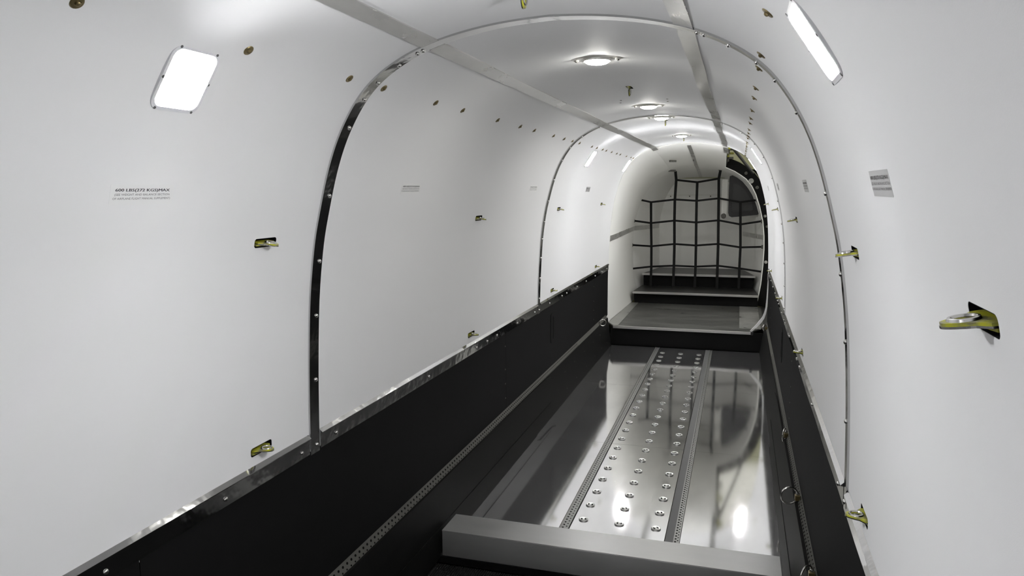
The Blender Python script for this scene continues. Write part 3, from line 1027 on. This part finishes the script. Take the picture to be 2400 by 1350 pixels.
# diagonal stay from the header to the jamb
p, q = Vector(aft_strip([7.0], 12, 12, 1, .08)[0][0]), Vector(aft_strip([7.94], 9, 9, 1, .09)[0][0])
MB().tube([p, q], .014, 8).build('stay', 'rubber', dr)
for k_, o_, m, r in ((8.5, .03, 'patch', .026), (7.6, .045, 'rail', .017), (5.3, .035, 'patch', .014), (4.6, .04, 'rail', .013), (4.1, .06, 'nose', .016), (2.2, .03, 'nose', .016), (9.6, .05, 'rail', .016)):
    i_ = int(k_)
    t = k_ - i_
    A_, B_ = aft_strip([7.95], i_, i_ + 1, 1, o_)[0]
    c = Vector(A_) * (1 - t) + Vector(B_) * t
    MB().lathe([(r, 0), (r, .006), (r * .6, .010), (r * .55, .004), (0, .004)], 14).build(
        'latch_fitting', m, dr, smooth=True, angle=35, T=Matrix.Translation((c.x, 7.952, c.z)) @ Matrix.Rotation(math.pi / 2, 4, 'X'))
# outer skin of the fuselage, closed except for the doorway
sk = empty('wall_outer')
tag(sk, 'fuselage skin behind the cabin lining', kind='structure')
ringo = []
for x, z in HALF[::4]:
    xx, zz, nx, nz = surf(z=min(z, 1.78))
    ringo.append((xx - .11 * nx, zz - .11 * nz))
ringo = [(.80, -.10)] + ringo + [(0, 1.894)]
both = ringo + [(-x, z) for x, z in ringo[::-1][1:]]
def skin_strip(path, y0, y1):
    return MB().sweep([[(x, y0, z), (x, y1, z), (x * 1.01, y1, z + .006), (x * 1.01, y0, z + .006)] for x, z in path])
skin_strip(both, YB0 - .05, 6.66).build('skin_panel', 'green', sk)
MB().box(-.84, .84, YB0 - .05, 9.12, -.13, -.10).build('belly_panel', 'green', sk)
MB().box(-.84, .84, YB0 - .07, YB0 - .05, -.13, 1.93).build('nose_closure', 'green', sk)
MB().box(-.84, .84, 9.10, 9.12, -.13, 1.93).build('tail_closure', 'green', sk)
def aft_skin(ys, i0, i1, sd):
    a, b_ = aft_strip(ys, i0, i1, sd, .105), aft_strip(ys, i0, i1, sd, .112)
    MB().sweep([p + q[::-1] for p, q in zip(a, b_)]).build('skin_panel', 'green', sk)
ys_all = [6.64, 6.75, 7.0, 7.3, 7.6, 7.972, 8.35, 8.6, 8.8, 9.0]
aft_skin(ys_all, 0, NI - 1, -1)
aft_skin(ys_all, 12, NI - 1, 1)
aft_skin([7.965, 8.2, 8.35, 8.6, 8.8, 9.0], 0, 12, 1)
MB().box(-.84, .84, 9.0, 9.10, 1.50, 1.93).build('tail_closure', 'green', sk)
for sd in (-1, 1):
    MB().box(sd * .80 - .01, sd * .80 + .01, 6.60, 9.12, -.13, .30 if sd < 0 else .16).build('skin_panel', 'green', sk)
    MB().box(min(sd * .55, sd * .82), max(sd * .55, sd * .82), 9.0, 9.12, -.13, 1.60).build('tail_closure', 'green', sk)
MB().box(.78, .80, 7.96, 9.12, .10, .30).build('skin_panel', 'green', sk)
# white sill strip curving round the lower corner of the opening
sill = [(.688, .655), (.686, .56), (.683, .46), (.679, .38), (.673, .335), (.661, .295), (.642, .262), (.612, .225), (.585, .197), (.560, .173)]
b = MB()
secs = []
for i, (x, z) in enumerate(sill):
    a = sill[max(0, i - 1)]
    c = sill[min(len(sill) - 1, i + 1)]
    t = Vector((c[0] - a[0], c[1] - a[1])).normalized()
    n = Vector((t.y, -t.x))
    if n.x > 0: n = -n
    wd_ = .011 + .012 * max(0, 1 - abs(i - 6) / 3.5)
    secs.append([(x, 6.462, z), (x + n.x * wd_, 6.462, z + n.y * wd_), (x + n.x * wd_, 6.485, z + n.y * wd_), (x, 6.485, z)])
t_ = empty('sill_strip', Matrix.Translation((0, 0, 0)))
b.sweep(secs).build('strip', 'sill', t_)
MB().box(.674, .694, 6.455, 6.49, .62, .675, b=.003).build('end_block', 'nose', t_)
tag(t_, 'white curved edge strip at the lower corner of the side door opening', 'edge strip')

# ------------------------------------------------------------------ cargo net
YN = 8.285
# strap crossings of the sagging net, (x, z) in its plane
def net_pt(x, z):
    return Vector((x, YN, z))
ROWS = [[(-0.241, 1.48), (-0.017, 1.453), (0.207, 1.49)],
        [(-0.636, 1.267), (-0.509, 1.239), (-0.251, 1.268), (-0.019, 1.253), (0.212, 1.279), (0.437, 1.238), (0.595, 1.259)],
        [(-0.688, 1.032), (-0.505, 1.008), (-0.251, 1.037), (-0.017, 1.018), (0.216, 1.043), (0.445, 1.0), (0.654, 1.035)],
        [(-0.705, 0.76), (-0.496, 0.75), (-0.245, 0.779), (-0.013, 0.766), (0.221, 0.787), (0.453, 0.753), (0.668, 0.762)],
        [(-0.706, 0.493), (-0.493, 0.522), (-0.245, 0.538), (-0.012, 0.533), (0.221, 0.549), (0.449, 0.525), (0.673, 0.495)]]
NR = [[net_pt(*q) for q in r] for r in ROWS]
net = empty('cargo_net', Matrix.Translation((0, YN, .301)))
tag(net, 'black webbing cargo net stretched across the aft bay above the steps', 'cargo net')
off = Vector((0, YN, .301))
def strap(pts, w_, y_off, nm='strap'):
    b = MB()
    secs = []
    pts = [p - off for p in pts]
    for i, p in enumerate(pts):
        t = (pts[min(i + 1, len(pts) - 1)] - pts[max(0, i - 1)]).normalized()
        n = Vector((t.z, 0, -t.x)).normalized()
        sg = 0.5 * w_
        c = Vector((p.x, p.y + y_off, p.z))
        secs.append([tuple(c + n * sg + Vector((0, -.002, 0))), tuple(c + n * sg + Vector((0, .002, 0))), tuple(c - n * sg + Vector((0, .002, 0))), tuple(c - n * sg + Vector((0, -.002, 0)))])
    return b.sweep(secs).build(nm, 'strap', net)
strap(NR[0], .022, 0)
for r in NR[1:]:
    strap(r, .021, 0)
zf = .303
def foot(p, x=None):
    return [Vector((p.x, YN, .46)), Vector((p.x, YN - .005, .39)), Vector((p.x, YN - .02, zf))]
strap([net_pt(-0.253, 1.586), NR[0][0], NR[1][2], NR[2][2], NR[3][2], NR[4][2]] + foot(net_pt(-0.247, 0.420)), .029, -.0045)
strap([NR[0][1], NR[1][3], NR[2][3], NR[3][3], NR[4][3]] + foot(net_pt(-0.014, 0.416)), .028, -.0045)
strap([net_pt(0.222, 1.579), NR[0][2], NR[1][4], NR[2][4], NR[3][4], NR[4][4]] + foot(net_pt(0.221, 0.423)), .029, -.0045)
strap([NR[1][1], NR[2][1], NR[3][1], NR[4][1]] + foot(net_pt(-0.495, 0.429)), .027, -.0045)
strap([NR[1][5], NR[2][5], NR[3][5], NR[4][5]] + foot(net_pt(0.450, 0.420)), .027, -.0045)
hk = MB().box(-.008, .008, -.010, .010, -.020, .020, b=.002).mesh('hook', 'rail')
for r in NR[1:]:
    for p in (r[0], r[-1]):
        link_child('hook', hk, net, Matrix.Translation(p - off + Vector((.006 if p.x > 0 else -.006, 0, 0))))
hk2 = MB().box(-.022, .022, -.010, .010, -.008, .010, b=.002).mesh('hook', 'rail')
for q in ((-0.254, 1.592), (0.222, 1.585)):
    link_child('hook', hk2, net, Matrix.Translation(net_pt(*q) - off))

# ------------------------------------------------------------------ dark quarter-round hatch behind the net
WINP = [(.314, 1.475), (.318, 1.515), (.345, 1.525), (.395, 1.500), (.445, 1.469), (.514, 1.400), (.560, 1.326), (.598, 1.257), (.618, 1.184), (.630, 1.115), (.618, 1.098), (.48, 1.084), (.350, 1.072), (.322, 1.086), (.312, 1.12), (.312, 1.30)]
cx, cz = .425, 1.25
hw_ = empty('hatch_panel', Matrix.Translation((cx, 8.42, cz)))
tag(hw_, 'dark quarter-round hatch with thick black frame, upper right behind the net', 'hatch')
def inset(P_, k):
    return [((x - cx) * k, (z - cz) * k) for x, z in P_]
Txz = Matrix(((1, 0, 0, 0), (0, 0, 1, 0), (0, 1, 0, 0), (0, 0, 0, 1)))
MB().ring_prism(inset(WINP, 1), inset(WINP, .70), -.02, .03, Txz).build('frame', 'rubber', hw_)
MB().prism(inset(WINP, .72), .0, .012, Txz).build('panel_face', 'glass', hw_)
MB().box(-.185, -.125, .0, .03, -.18, .235, b=.004).build('hinge_plate', 'aft', hw_)
MB().lathe([(.028, 0), (.028, .018), (.02, .026), (0, .026)], 18, Matrix.Rotation(math.pi / 2, 4, 'X')).build('knob', 'rail', hw_, smooth=True, angle=35, T=Matrix.Translation((-.160, -.0, -.165)))

# ------------------------------------------------------------------ loose screws in the ceiling by the second lamp
k = 0
for (x, y) in ((-.106, 3.44), (-.092, 3.36), (.105, 3.46), (.112, 3.36)):
    s_ = MB().lathe([(.0048, -.0005), (.0045, .0012), (0, .002)], 8).build('ceiling_screw', 'rail')
    xx, zz, nx, nz = surf(x=x)
    s_.matrix_local = Matrix(((1, 0, 0, x), (0, -1, 0, y), (0, 0, -1, zz), (0, 0, 0, 1)))
    tag(s_, 'small dark ceiling screw %s of the second nearest ceiling lamp, %s of its pair' % ('left' if x < 0 else 'right', 'farther' if y > 3.4 else 'nearer'), 'screw', 'screws beside the ceiling lamps')
